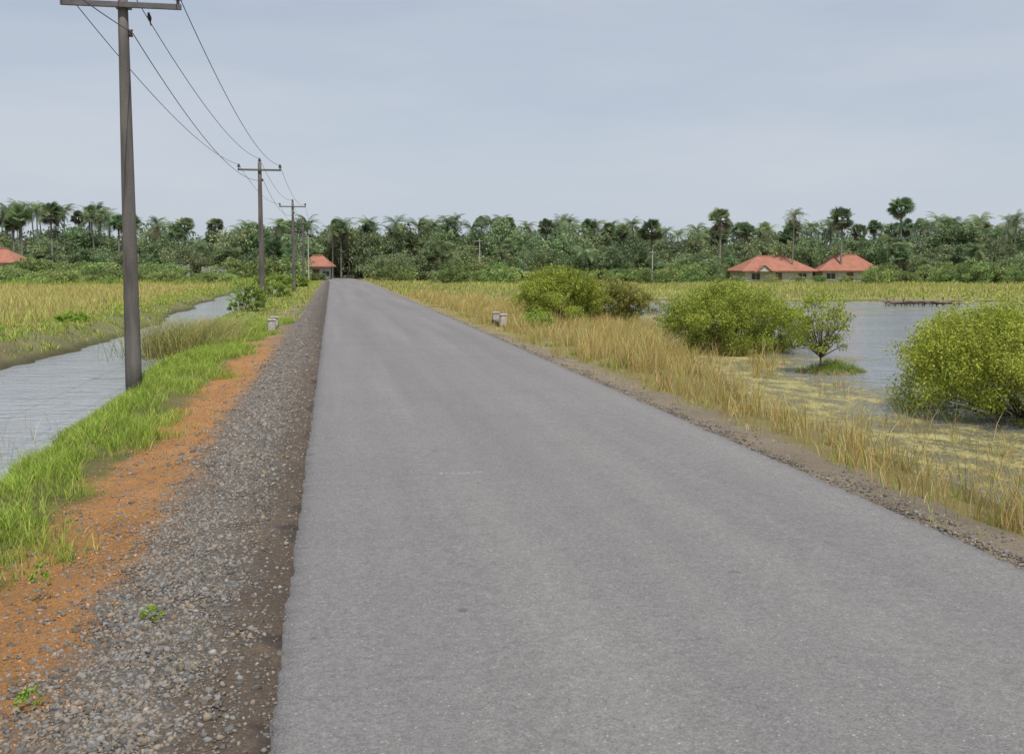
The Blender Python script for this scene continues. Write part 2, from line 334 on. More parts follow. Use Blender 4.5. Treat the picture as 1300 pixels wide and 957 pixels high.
def c_r(x,y):
    _,b=sds(x,y);p=patch(x,y,1.0,3);p2=patch(x,y,2.7,1);s=np.clip((x-4.8-.3*np.sin(y*1.4)-.2*np.sin(y*3.1))/.6,0,1)
    return s*np.clip((b+.7)/.5,0,1)*np.clip(p*1.5,.12,1)*(.35+.65*p2)*(x<13.5),(.42+.95*p)*np.clip((x-4.4)/1.2,.3,1)*np.where(y>28,.75,1)
field('dry_grass',165000,(4.6,13),(4,70),(.15,.66),.0055,.5,[STR,ORG,GOLD,OLV,G1],[3.2,3.4,2.3,1.7,.8],c_r,tuft=16)
def c_rg(x,y):
    _,b=sds(x,y);p=patch(x,y,.9,6.2)*.7+.3*patch(x,y,2.2,4)
    return np.clip((x-4.9)/.5,0,1)*(b>-.2)*np.clip((p-.55)*4,0,1)*(x<13.8),.5+.7*p
field('low_green_growth',60000,(4.7,13.8),(5,70),(.05,.22),.008,.8,[G1,G2,OLV,G3],[3.5,2.5,2.5,2],c_rg,tuft=18)
def c_r2(x,y):
    _,b=sds(x,y);return ((np.abs(b+.7)<1.5)*np.clip(patch(x,y,.9,5)*1.8-.65,0,1)),.55+.55*patch(x,y)
field('shore_reeds',70000,(5.5,14),(4,64),(.3,.78),.0055,.5,[STR,ORG,OLV,GG,G1],[3,3.2,2,1.6,.7],c_r2,tuft=14)
def c_rn(x,y):
    return np.clip((x-4.45)/.5,0,1)*(patch(x,y,2.3,2)>.5),.6+0*x
field('shoulder_weeds',9000,(4.45,5.8),(3,40),(.03,.12),.006,.8,[G1,G2,OLV,STR],[3,1,2,4],c_rn,tuft=20)
n=75000;d=rng.uniform(66,150,n);s_=rng.uniform(-30,95,n);x=SA*d+CA*s_;y=CA*d-SA*s_
_,bb=sds(x,y);pp=patch(x,y,.12,1);sel=(bb>-.6)&(x>4.6);x,y,pp=x[sel],y[sel],pp[sel];n=len(x)
tip=pal(n,[GG,G3,OLV,STR,G1],[4,2,3,3,2])*(.75+.45*pp)[:,None]
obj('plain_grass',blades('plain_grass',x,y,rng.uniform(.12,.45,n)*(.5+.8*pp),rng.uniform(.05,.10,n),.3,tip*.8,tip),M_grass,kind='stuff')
n=34000;x=rng.uniform(-110,-4,n);y=rng.uniform(105,165,n);pp=patch(x,y,.15,1);tip=pal(n,[G1,G3,OLV,G2],[4,3,3,2])
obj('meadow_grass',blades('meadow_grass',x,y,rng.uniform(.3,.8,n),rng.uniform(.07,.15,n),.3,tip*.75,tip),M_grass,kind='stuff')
# ------------------------------------------------------------------ foliage builder
def leaves(C,L,wd,col,up=.3):
    n=len(C);d=rng.normal(0,1,(n,3));d[:,2]+=up;d/=np.linalg.norm(d,axis=1)[:,None]
    r=rng.normal(0,1,(n,3));s=np.cross(d,r);s/=np.linalg.norm(s,axis=1)[:,None]+1e-9
    L=L[:,None]
    V=np.stack([C-d*L*.5,C+s*L*wd*.5,C+d*L*.5,C-s*L*wd*.5],1)
    F=(np.arange(n)*4)[:,None]+np.array([[0,1,2,3]])
    return V.reshape(-1,3),F,np.repeat(col,4,0)
def crown(name,R,H,z0,ncl,nlf,lsize,wd,cols,wts,clr,shoots=0,inner=.45,upb=.3,lump=.25,vlo=-.55,sl=(.12,.30),sup=.6):
    th=rng.uniform(0,6.28,ncl);v=rng.uniform(vlo,1,ncl);rr=rng.uniform(inner,1,ncl)**.7
    ph=rng.uniform(0,6.28,4);lm=1+lump*(np.sin(2*th+ph[0])*.5+np.sin(3*th+ph[1]+v*3)*.5+np.sin(5*th+v*5+ph[2])*.4)
    cr=np.sqrt(np.clip(1-v**2,0,1))
    cx=R*rr*cr*np.cos(th)*lm;cy=R*rr*cr*np.sin(th)*lm;cz=z0+H*.42+np.where(v>0,H*.56,H*.72)*v*rr*(.75+.25*lm)
    C=np.stack([cx,cy,cz],1);tone=rng.uniform(.7,1.25,ncl)
    i=rng.integers(0,ncl,nlf);q=rng.normal(0,1,(nlf,3));q/=np.linalg.norm(q,axis=1)[:,None];q*=(rng.random(nlf)**.45)[:,None]*clr*np.array([1,1,.75])
    P=C[i]+q;col=pal(nlf,cols,wts,.12)*tone[i][:,None]
    if shoots:
        th=rng.uniform(0,6.28,shoots);v=rng.uniform(-.1,1,shoots);cr=np.sqrt(1-np.clip(v,-1,1)**2)
        S=np.stack([R*.85*cr*np.cos(th),R*.85*cr*np.sin(th),z0+H*.42+H*.46*v],1)
        D=np.stack([cr*np.cos(th)*.7,cr*np.sin(th)*.7,sup+.6*v],1)+rng.normal(0,.2,(shoots,3));D/=np.linalg.norm(D,axis=1)[:,None]
        k=26;ln=rng.uniform(sl[0],sl[1],shoots)*R
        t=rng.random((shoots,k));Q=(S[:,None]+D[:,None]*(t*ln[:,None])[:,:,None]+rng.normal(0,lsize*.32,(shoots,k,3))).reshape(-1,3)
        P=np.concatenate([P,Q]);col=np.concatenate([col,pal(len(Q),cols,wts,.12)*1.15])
    P[:,2]=np.maximum(P[:,2],z0*.8+.03)
    V,F,c=leaves(P,rng.uniform(.6,1.25,len(P))*lsize,wd,col,upb)
    return mesh_np(name,V,[F],c),C
def limbs(name,trunkh,r,tips,n,lean=0,k=6):
    b=MB();top=Vector((lean,0,trunkh))
    if trunkh>0.01: b.tube([(0,0,-.3),(lean*.3,0,trunkh*.5),top],[r,r*.8,r*.62],k)
    idx=rng.choice(len(tips),min(n,len(tips)),replace=False)
    for i in idx:
        t=Vector(tips[i]);o=top if trunkh>.01 else Vector((rng.normal(0,.1),rng.normal(0,.1),-.15))
        m_=(o+t)/2+Vector((rng.normal(0,.08),rng.normal(0,.08),(t-o).length*.08))
        q=.5 if trunkh>.01 else .6
        b.tube([o,m_,t],[r*q,r*q*.6,r*.12],5)
    return b.mesh(name,True)
BY=[(.38,.42,.07),(.28,.34,.055),(.19,.25,.045),(.47,.47,.085)]
def bush(name,loc,R,H,nl,ls,cols,wts,label,ncl=170,clr=.26,shoots=150,stems=22,r=.035,cat='bush',group='bushes growing in the water',trunkh=0,z0=.0,inner=.45,sx=1,lump=.25,sn='stem',vlo=-.55,sl=(.12,.3),sup=.6):
    e=obj(name,None,loc=loc,label=label,cat=cat)
    if group: e['group']=group
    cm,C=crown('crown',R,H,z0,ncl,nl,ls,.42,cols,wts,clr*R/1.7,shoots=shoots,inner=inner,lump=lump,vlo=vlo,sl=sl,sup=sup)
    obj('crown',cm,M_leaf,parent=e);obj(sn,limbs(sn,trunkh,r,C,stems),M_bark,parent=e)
    e.scale=(sx,1,1);return e
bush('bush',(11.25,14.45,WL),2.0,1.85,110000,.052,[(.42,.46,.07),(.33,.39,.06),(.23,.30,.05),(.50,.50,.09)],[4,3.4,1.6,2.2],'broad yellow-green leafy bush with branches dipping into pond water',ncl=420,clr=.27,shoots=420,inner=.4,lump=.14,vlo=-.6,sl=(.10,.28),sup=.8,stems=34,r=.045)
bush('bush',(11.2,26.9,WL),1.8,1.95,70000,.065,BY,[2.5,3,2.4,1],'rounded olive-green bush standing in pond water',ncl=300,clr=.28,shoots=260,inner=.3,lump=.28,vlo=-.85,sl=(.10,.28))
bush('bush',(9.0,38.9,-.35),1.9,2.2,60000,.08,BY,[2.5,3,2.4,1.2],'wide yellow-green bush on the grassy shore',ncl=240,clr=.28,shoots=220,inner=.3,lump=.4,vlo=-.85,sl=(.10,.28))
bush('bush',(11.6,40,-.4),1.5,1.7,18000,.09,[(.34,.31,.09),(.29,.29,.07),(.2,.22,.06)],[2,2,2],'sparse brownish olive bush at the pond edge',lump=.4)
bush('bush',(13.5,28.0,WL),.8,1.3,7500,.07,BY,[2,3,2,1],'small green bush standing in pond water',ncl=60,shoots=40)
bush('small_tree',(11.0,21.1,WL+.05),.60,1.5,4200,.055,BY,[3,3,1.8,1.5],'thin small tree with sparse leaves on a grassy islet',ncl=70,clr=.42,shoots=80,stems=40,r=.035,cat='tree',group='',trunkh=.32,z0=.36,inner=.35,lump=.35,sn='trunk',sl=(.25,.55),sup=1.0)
bm_=MB();K=40
def rad(t): return 1+.16*math.sin(3*t+.5)+.10*math.cos(5*t)+.07*math.sin(9*t)
for rr,zz in ((1.15,-.8),(.95,WL-.02),(.7,WL+.05),(.35,WL+.11)):
    for t in np.linspace(0,2*math.pi,K,endpoint=False): bm_.V.append((11.3+.85*math.cos(t)*rad(t)*rr,21.1+.58*math.sin(t)*rad(t)*rr,zz+.015*math.sin(7*t)))
for l in range(3):
    for j in range(K): bm_.F.append((l*K+j,l*K+(j+1)%K,(l+1)*K+(j+1)%K,(l+1)*K+j))
bm_.F.append(tuple(3*K+j for j in range(K)))
obj('islet',bm_.mesh('islet',True),simple('islet_mud',(.16,.13,.08),.95),kind='structure')
n=2400;a=rng.uniform(0,6.28,n);r=rng.random(n)**.6;rd=1+.16*np.sin(3*a+.5)+.1*np.cos(5*a);x=11.3+r*np.cos(a)*.75*rd;y=21.1+r*np.sin(a)*.5*rd
tip=pal(n,[G1,G2,OLV,G3],[3,3,3,1]);obj('islet_grass',blades('islet_grass',x,y,rng.uniform(.1,.36,n)*(1.15-.85*r**2),np.full(n,.010),.9,tip*.7,tip*.9,z=WL+.10-.1*r),M_grass,kind='stuff')
def clump(loc,n,h,spread,cols,wts,label,w=.012,name='reed_clump'):
    x=rng.normal(0,spread*.32,n);y=rng.normal(0,spread*.4,n);tip=pal(n,cols,wts)
    me=blades(name,x,y,h*rng.uniform(.4,1.1,n),np.full(n,w),1.0,tip*.8,tip,z=np.zeros(n))
    obj(name,me,M_grass,loc=loc,label=label,cat='reeds',group='reed clumps on the canal bank')
RC=[GG,OLV,STR,(.24,.27,.08)]
RL='arching yellow-green reed clump on canal bank'
clump((-3.85,26.6,-.4),2300,1.2,1.7,RC,[3,3,2,3],RL,.011)
clump((-3.3,29.0,-.3),1600,.9,1.3,RC,[3,3,2,3],RL,.011)
clump((-3.6,34.0,-.35),1200,.7,1.2,RC,[3,3,2,2],RL,.013)
n=260;x=rng.normal(-5.2,.5,n);y=rng.normal(13.4,1.2,n);tip=pal(n,[STR,OLV],[1,1])
obj('canal_rushes',blades('canal_rushes',x,y,rng.uniform(.2,.5,n),np.full(n,.008),.5,tip*.8,tip,z=np.full(n,WL)),M_grass,kind='stuff')
SG=[(.30,.38,.08),(.21,.29,.06)]
bush('shrub',(-3.75,46.5,-.25),.8,1.35,3600,.10,SG,[1,1],'leafy green shrub beside a concrete utility pole',ncl=40,shoots=60,group='verge shrubs',r=.03,sl=(.2,.6))
bush('shrub',(-4.0,68,-.25),1.3,1.7,4500,.15,SG,[1,1],'green shrub on the roadside verge',ncl=60,shoots=30,group='verge shrubs',r=.03)
bush('shrub',(-3.3,98,-.2),1.1,1.3,3500,.18,SG,[1,1],'green shrub on the roadside verge',ncl=60,shoots=30,group='verge shrubs',r=.03)
for (xx,yy) in [(-9.2,27),(-10,31),(-9.2,38)]:
    bush('shrub',(xx,yy,-.2),.6,.42,2500,.08,[G1,G2,G3],[2,2,1],'low bright green weed clump on dirt bank',ncl=40,shoots=30,group='verge shrubs',r=.012)
for (xx,yy) in [(6.9,33.5),(7.4,36)]:
    bush('shrub',(xx,yy,-.25),.55,.55,1800,.08,[G1,G2,OLV],[2,2,1],'low green weed clump in dry grass',ncl=40,shoots=20,group='verge shrubs',r=.012)
for (xx,yy,hh) in [(-1.35,4.6,.04),(-1.0,5.6,.05),(-1.75,6.3,.14)]:
    bush('weed_plant',(xx,yy,-.06),.06,hh+.05,130,.02,[G1,G2],[2,2],'tiny green weed sprouting through gravel',ncl=12,shoots=6,stems=6,group='gravel weeds',r=.0025)
# ------------------------------------------------------------------ trees
def protos_broad(k):
    out=[]
    DG_haze=[(.18,.235,.125),(.235,.295,.14),(.30,.355,.145),(.145,.195,.115)]  # greens lifted and blued: distance haze painted into the leaf colour
    for i in range(k):
        R=rng.uniform(2.4,3.4);H=rng.uniform(4.6,6.6);th=rng.uniform(1.0,1.6)
        cm,C=crown('crown',R,H,th*.4,66,3900,.33,.6,DG_haze,[3,3,2,1],.85,inner=.4,lump=.5,vlo=-.85)
        cm.materials.append(M_tree);tm=limbs('trunk',th+.6,.2,C,9,rng.uniform(-.3,.3));tm.materials.append(M_bark);out.append((tm,cm))
    return out
def protos_shrub(k):
    out=[]
    for i in range(k):
        cm,C=crown('crown',1.7,2.2,0,34,1700,.22,.6,[(.23,.30,.10),(.30,.36,.12),(.175,.24,.085)],[3,2,2],.5,inner=.4,lump=.5,vlo=-.8)
        cm.materials.append(M_tree);tm=limbs('trunk',.5,.07,C,6);tm.materials.append(M_bark);out.append((tm,cm))
    return out
def proto_coco(i):
    lean=rng.uniform(-.12,.12);b=MB();hh=8.5
    pts=[(lean*hh*(t**1.5),0.1*hh*lean*t,hh*t-.3*(1-t)) for t in np.linspace(0,1,8)];b.tube(pts,list(np.interp(np.linspace(0,1,8),[0,.1,1],[.22,.14,.10])),7);tm=b.mesh('trunk',True);tm.materials.append(M_palmbark)
    top=np.array(pts[-1]);V=[];F=[];Cc=[];Z=np.array([0,0,1.])
    for f in range(27):
        az=rng.uniform(0,6.28);el=rng.uniform(-.6,1.4);L=rng.uniform(2.1,3.0);d=np.array([math.cos(az),math.sin(az),0]);sd=np.array([-math.sin(az),math.cos(az),0])
        K=16;p=top.copy();e=el;col=np.array(pal(1,[(.155,.215,.105),(.20,.26,.115),(.26,.29,.125)],[3,2,1])[0])*(1 if el>-.2 else .8)  # frond greens greyed toward blue, haze painted into the colour
        if el<-.5: col=np.array([.24,.19,.12])
        for q in range(K):
            t=q/K;stp=L/K;pn=p+stp*(d*math.cos(e)+Z*math.sin(e));e-=.075+.03*(el>0.6)
            ll=.65*math.sin(math.pi*(.10+.86*t))**.8
            for sg in (-1,1):
                dr=rng.uniform(.1,.5);tipp=p+sd*sg*ll*.75+d*ll*.5+np.array([0,0,-ll*dr])
                n0=len(V);V+= [p,p+(pn-p)*.55,tipp+ (pn-p)*.15,tipp];F.append((n0,n0+1,n0+2,n0+3));Cc+=[col]*4
            p=pn
    cm=mesh_np('crown',np.array(V),[np.array(F)],np.array(Cc));cm.materials.append(M_tree);return tm,cm
def proto_fan(i):
    b=MB();hh=9;lean=rng.uniform(-.03,.03)
    pts=[(lean*hh*t,0,hh*t-.3*(1-t)) for t in np.linspace(0,1,7)];b.tube(pts,list(np.interp(np.linspace(0,1,7),[0,.15,.6,1],[.28,.18,.16,.14])),8);tm=b.mesh('trunk',True);tm.materials.append(M_palmbark)
    top=np.array(pts[-1]);V=[];F=[];Cc=[];Z=np.array([0,0,1.])
    for f in range(44):
        az=rng.uniform(0,6.28);el=rng.uniform(-1.1,1.45);d=np.array([math.cos(az)*math.cos(el),math.sin(az)*math.cos(el),math.sin(el)]);L=rng.uniform(.6,1.05)
        c=top+d*L;sd=np.cross(d,Z);sd/=np.linalg.norm(sd)+1e-6;nn=np.cross(sd,d);tw=rng.uniform(-1.2,1.2);s2=sd*math.cos(tw)+nn*math.sin(tw)
        col=np.array(pal(1,[(.145,.20,.10),(.18,.24,.11),(.115,.16,.08)],[2,2,1])[0])  # fan greens also tinted with painted haze
        if el<-.75: col=np.array([.22,.18,.12])
        n0=len(V);V+=[top-sd*.03,top+sd*.03,c+sd*.03,c-sd*.03];F.append((n0,n0+1,n0+2,n0+3));Cc+=[col]*4
        r=rng.uniform(.55,.8)
        for a in np.linspace(-2.2,2.2,15):
            t1=d*math.cos(a)+s2*math.sin(a);t2=np.cross(np.cross(d,s2),t1)
            n0=len(V);V+=[c,c+t1*r*.6-t2*.06*r*1.4,c+t1*r*(1.12-.05*abs(a))-Z*.10,c+t1*r*.6+t2*.06*r*1.4];F.append((n0,n0+1,n0+2,n0+3));Cc+=[col]*4
    cm=mesh_np('crown',np.array(V),[np.array(F)],np.array(Cc));cm.materials.append(M_tree);return tm,cm
PB=protos_broad(9);PS=protos_shrub(5);PC=[proto_coco(i) for i in range(7)];PF=[proto_fan(i) for i in range(6)]
def put(kind,protos,x,y,z,sc_xy,sc_z,crown_s,label,cat,group):
    tm,cm=protos[rng.integers(len(protos))]
    e=obj(kind,None,loc=(x,y,z),label=label,cat=cat,group=group);e.rotation_euler=(0,0,rng.uniform(0,6.28))
    t=obj('trunk',tm,parent=e);c=obj('crown',cm,parent=e)
    if crown_s is None: e.scale=(sc_xy,sc_xy,sc_z)
    else:
        t.scale=(sc_xy,sc_xy,sc_z);topz=max(v.co.z for v in tm.vertices);tx=[v.co for v in tm.vertices if v.co.z>topz-.05]
        ctr=sum((v for v in tx),Vector())/len(tx)
        c.scale=(crown_s,)*3;c.location=(ctr.x*(sc_xy-crown_s),ctr.y*(sc_xy-crown_s),ctr.z*(sc_z-crown_s))
    return e
def ok(x,y,d): return not(-5<x<8 and y<158)
LT='broad-crowned green tree in the tree belt'
for i in range(220):
    d=rng.uniform(151,182);s=-98+196*(i+rng.random())/220;x,y=W(d,s)
    if not ok(x,y,d): continue
    u_=650+1264*s/d
    hgt=np.interp(u_,[-200,0,130,200,330,420,600,760,900,1180,1500],[9.9,9.9,9.7,8.8,9.8,10.6,10.3,10.1,9.0,9.4,9.9])*rng.uniform(.62,1.1)
    k=hgt/7.2;put('broadleaf_tree',PB,x,y,-.4,k*rng.uniform(.75,1.1),k,None,LT,'tree','trees of the tree belt')
for i in range(75):
    d=rng.uniform(140,150);s=-90+180*(i+rng.random())/75;x,y=W(d,s)
    if not ok(x,y,d) or 29<s<56: continue
    k=rng.uniform(.5,.9);put('broadleaf_tree',PB,x,y,-.4,k*1.2,k,None,LT,'tree','trees of the tree belt')
for i in range(130):
    d=rng.uniform(126,143);s=-88+176*rng.random();x,y=W(d,s)
    if not ok(x,y,d) or (31.5<s*150/d<41.5 or 46<s*150/d<54): continue
    k=rng.uniform(.5,1.35)*(1.15 if s<-25 else 1);put('shrub',PS,x,y,-.3,k*rng.uniform(1,1.6),k,None,'dense green shrub in front of the tree belt','bush','shrubs along the tree belt')
for q in (30.5,33.5,38.5,42.5,45.5,49.5,54):
    x,y=W(139,q*.94);k=rng.uniform(.34,.5);put('shrub',PS,x,y,-.3,k*1.4,k,None,'dense green shrub in front of the tree belt','bush','shrubs along the tree belt')
for i in range(30):
    s=rng.uniform(-66,-26);d=rng.uniform(100,125);x,y=W(d,s)
    k=rng.uniform(.4,1.0);put('shrub',PS,x,y,-.2,k*rng.uniform(1,1.6),k,None,'green shrub at the edge of the rice field','bush','shrubs along the tree belt')
def palm(kind,protos,u_,ytop,d,label,cs=None):
    s=(u_-650)/1266*d;x,y=W(d,s);yc=(434-ytop)/1264;top=1.9+d*(yc-.0757)
    if not ok(x,y,d): return
    cs=cs or rng.uniform(.85,1.1)
    hh=8.5 if kind=='coconut_palm' else 9
    zt=max(top+.4-(1.1 if kind=='coconut_palm' else 1.5)*cs,.6)
    put(kind,protos,x,y,-.4,.9,zt/hh,cs,label,'palm tree','palms of the tree belt')
FP='tall fan palm with round spiky crown above the trees'
for u_,yt in [(913,263),(1067,262),(1143,249),(827,277),(68,256),(30,258),(480,271)]: palm('fan_palm',PF,u_,yt,146,FP,1.3)
palm('coconut_palm',PC,1005,266,146,'slender coconut palm rising above the trees',.85)
CP='coconut palm with feathery fronds above the trees'
ups=[-100,-20,60,130,180,200,300,420,600,760,900,1180,1400];ypc=[257,257,255,258,268,273,273,275,270,275,280,271,266]
for i in range(104):
    u_=rng.choice([rng.uniform(-100,175),rng.uniform(190,420),rng.uniform(420,900),rng.uniform(900,1180),rng.uniform(1160,1420)],p=[.27,.13,.30,.06,.24])
    yt=np.interp(u_,ups,ypc)+abs(rng.normal(0,9))
    palm('coconut_palm',PC,u_,yt,rng.uniform(153,176),CP)
for i in range(66):
    u_=rng.uniform(-100,1420);yt=np.interp(u_,ups,ypc)+2+abs(rng.normal(0,9))
    palm('fan_palm',PF,u_,yt,rng.uniform(154,176),FP)
for i in range(55):
    u_=rng.uniform(-60,1380)
    if 900<u_<1120: continue
    palm(*(('fan_palm',PF) if rng.random()<.6 else ('coconut_palm',PC)),u_,rng.uniform(298,328),rng.uniform(139,147),'young low palm with spiky leaves among shrubs',rng.uniform(.75,1.1))
n=48000;d=rng.uniform(184,197,n);s_=rng.uniform(-120,120,n);hh=8.4+1.2*np.sin(s_*.35)+.8*np.sin(s_*.9+1);P_=np.stack([SA*d+CA*s_,CA*d-SA*s_,rng.random(n)**.8*hh-.3],1)
V,F,c=leaves(P_,rng.uniform(.5,1.0,n),.6,pal(n,[(.19,.24,.16),(.23,.285,.17)],[1,1]),.1)  # pale bluish greens, aerial haze put into the leaf colour
obj('distant_woodland',mesh_np('distant_woodland',V,[F],c),M_tree,kind='stuff')
# ------------------------------------------------------------------ utility poles
def upole(x,y,zb,top=6.95,first=False,rb=.15,rt=.085):
    e=obj('utility_pole',None,loc=(x,y,0),label='grey concrete utility pole with crossarm on the canal bank' if first else 'grey concrete utility pole with crossarm beside the road',cat='utility pole',group='utility poles along the road')
    b=MB();zz=np.linspace(zb-.4,top,9);b.tube([(0,0,q) for q in zz],list(np.interp(zz,[zb,top],[rb,rt])),12)
    obj('shaft',b.mesh('shaft',True),M_conc,parent=e)
    a=MB();a.box((0,-.13,6.55),(2.05,.08,.09));a.box((0,.0,6.55),(.26,.3,.05))
    for q in (-.97,.97): a.box((q,-.13,6.62),(.05,.05,.08))
    obj('crossarm',a.mesh('crossarm'),M_metal,parent=e)
    ins=[]
    for q,zz0 in ((-.97,6.62),(0,top-.02),(.97,6.62)):
        i_=MB();yy=-.13 if q else 0
        i_.tube([(q,yy,zz0+t) for t in (0,.06,.061,.09,.1,.13,.14,.18,.22)],[.025,.025,.08,.09,.055,.075,.05,.045,.01],10)
        obj('insulator',i_.mesh('insulator',True),M_ins,parent=e);ins.append((x+q,y+yy,zz0+.17))
    i_=MB();i_.tube([(.12,-.02,6.02),(.12,-.02,6.06),(.12,-.02,6.1),(.12,-.02,6.14)],[.05,.035,.035,.05],8);i_.box((.08,0,6.08),(.12,.05,.03))
    obj('insulator',i_.mesh('insulator',True),M_ins,parent=e);ins.append((x+.16,y-.02,6.08))
    return ins
pl=[upole(-3.9,-11,-.4),upole(-3.63,19.25,-.45,first=True),upole(-3.38,50.3,-.2),upole(-2.95,80.5,-.15),upole(-3.0,110.7,-.15),upole(-4.6,136,-.15)]
for i in range(len(pl)-1):
    for j in range(4):
        A=Vector(pl[i][j]);B=Vector(pl[i+1][j]);pts=[]
        for t in np.linspace(0,1,25):
            q=A.lerp(B,t);q.z-=4*t*(1-t)*(.55+.08*j);pts.append(q)
        w=MB();w.tube(pts,.009,5);obj('power_line',w.mesh('power_line'),M_wire,label='thin dark power line strung between concrete utility poles',cat='power line',group='power lines between the poles')
        if i==1 and j==1: perch=pts[2]
e=obj('bird',None,loc=tuple(perch),label='small dark bird perched on a power line',cat='bird')
b=MB();b.tube([(0,-.11,.13),(0,-.09,.135),(0,-.065,.135),(0,-.04,.12),(0,0,.075),(0,.05,.04),(0,.09,.01),(0,.17,-.06)],[.004,.012,.03,.027,.045,.038,.018,.008],8)
b.tube([(.012,.01,.045),(.012,.005,.008)],.005,5);b.tube([(-.012,.01,.045),(-.012,.005,.008)],.005,5)
obj('body',b.mesh('body',True),M_ins,parent=e)
M_pale=simple('pale_post',(.4,.38,.36),.9,.2,5)
for u_,yt,d in ((609,304,138),(828,318,132),(392,300,130)):
    s=(u_-650)/1266*d;x,y=W(d,s);top=1.9+d*((434-yt)/1264-.0757);b=MB();b.tube([(0,0,-.5),(0,0,top)],[.10,.06],8);b.box((0,-.1,top-.3),(.9,.07,.07))
    obj('thin_post',b.mesh('thin_post'),M_pale,loc=(x,y,0),label='slim pale post with short crossarm before the trees',cat='post',group='distant posts')
# ------------------------------------------------------------------ houses
M_tile,nt,b=newmat('red_roof_tiles');tc=nt.nodes.new('ShaderNodeTexCoord').outputs['Object'];wv=N(nt,'ShaderNodeTexWave',Scale=2.2);wv.bands_direction='X';nt.links.new(tc,wv.inputs[0])
cc=mix(nt,mapr(nt,noise(nt,tc,1.2,5),.3,.7),(.44,.195,.135),(.31,.14,.10));cc=mix(nt,mth(nt,'MULTIPLY',wv.outputs[1],.35),cc,(.22,.10,.07));nt.links.new(cc,b.inputs['Base Color']);b.inputs['Roughness'].default_value=.9;b.inputs['Specular IOR Level'].default_value=.1;bump(nt,b,wv.outputs[1],.5,.05)
M_wall=simple('limewashed_wall',(.48,.46,.43),.9,.18,1.5)
M_dark=simple('dark_opening',(.06,.06,.065),.4,.1,3)
M_gwall=simple('grey_block_wall',(.27,.265,.25),.9,.35,.8)
M_door=simple('wood_door',(.16,.1,.06))
def house(x,y,wd,dp,eave,ridge,rot,label,porch=None):
    e=obj('house',None,loc=(x,y,-.5),label=label,cat='house',group='red-roofed houses');e.rotation_euler=(0,0,rot)
    b=MB();b.box((0,0,(eave+.2)/2-.1),(wd-1.3,dp-1.3,eave+.2));obj('wall',b.mesh('wall'),M_wall,parent=e)
    r=MB();hw,hd=wd/2,dp/2;rl=(wd-dp)/2*.9+.6
    r.V=[(-hw,-hd,eave),(hw,-hd,eave),(hw,hd,eave),(-hw,hd,eave),(-rl,0,ridge),(rl,0,ridge),(-hw,-hd,eave-.12),(hw,-hd,eave-.12),(hw,hd,eave-.12),(-hw,hd,eave-.12)]
    r.F=[(0,1,5,4),(2,3,4,5),(1,2,5),(3,0,4),(6,7,1,0),(7,8,2,1),(8,9,3,2),(9,6,0,3),(9,8,7,6)]
    ro=obj('roof',r.mesh('roof'),M_tile,parent=e)
    rc=MB();rc.tube([(-rl,0,ridge+.04),(rl,0,ridge+.04)],.1,6);obj('ridge_cap',rc.mesh('ridge_cap'),M_tile,parent=ro)
    yf=-(dp-1.3)/2
    for q in (-.3,.31):
        w=MB();w.box((q*wd,yf-.02,eave*.52),(min(1.2,wd*.2),.06,.85));wo=obj('window',w.mesh('window'),M_dark,parent=e)
        fr=MB();fw=min(1.4,wd*.23)
        for c_,d_ in (((q*wd,yf-.06,eave*.52+.47),(fw,.08,.08)),((q*wd,yf-.06,eave*.52-.47),(fw,.08,.08)),((q*wd,yf-.06,eave*.52),(.06,.07,.85))): fr.box(c_,d_)
        obj('frame',fr.mesh('frame'),M_wall,parent=wo)
    d=MB();d.box((0,yf-.02,eave*.42),(.95,.06,eave*.8));obj('door',d.mesh('door'),M_door,parent=e)
    if porch is not None:
        px_=porch;g=MB();g.V=[(px_-1.0,-hd-.6,eave-.1),(px_+1.0,-hd-.6,eave-.1),(px_,-hd-.6,eave+.7),(px_-1.0,-hd+1.2,eave-.1),(px_+1.0,-hd+1.2,eave-.1),(px_,-hd+1.2,eave+.7)]
        g.F=[(0,1,2),(3,5,4),(0,3,4,1)];obj('gable',g.mesh('gable'),M_wall,parent=e)
        g2=MB();g2.V=[(px_-1.3,-hd-.8,eave-.24),(px_,-hd-.8,eave+.8),(px_,-hd+1.4,eave+.8),(px_-1.3,-hd+1.4,eave-.24),(px_+1.3,-hd-.8,eave-.24),(px_+1.3,-hd+1.4,eave-.24)];g2.F=[(0,1,2,3),(1,4,5,2)]
        obj('porch_roof',g2.mesh('porch_roof'),M_tile,parent=e)
    return e
hx=lambda u_,d:W(d,(u_-650)/1266*d)
x,y=hx(978,148);house(x,y,11.4,8,1.75,3.85,-YAW+.1,'white house with wide red tiled hip roof and gable',-2.6)
x,y=hx(1073,148);house(x,y,9.0,7,1.8,4.05,-YAW-.1,'white house with red tiled hip roof among trees')
x,y=hx(-8,134);house(x,y,9,6,2.9,4.7,-YAW,'house with red tiled roof behind the field hedge')
x,y=hx(404,146);house(x,y,4.6,4.2,2.4,3.9,-YAW,'small pale house with red roof at the road end')
for u_,dd,k in ((-20,124,1.0),(6,123,1.05),(34,125,1.1),(388,138,.75),(402,139,.62)):
    x,y=hx(u_,dd);put('shrub',PS,x,y,-.3,k*1.4,k,None,'green hedge shrub partly hiding a red-roofed house','bush','shrubs along the tree belt')
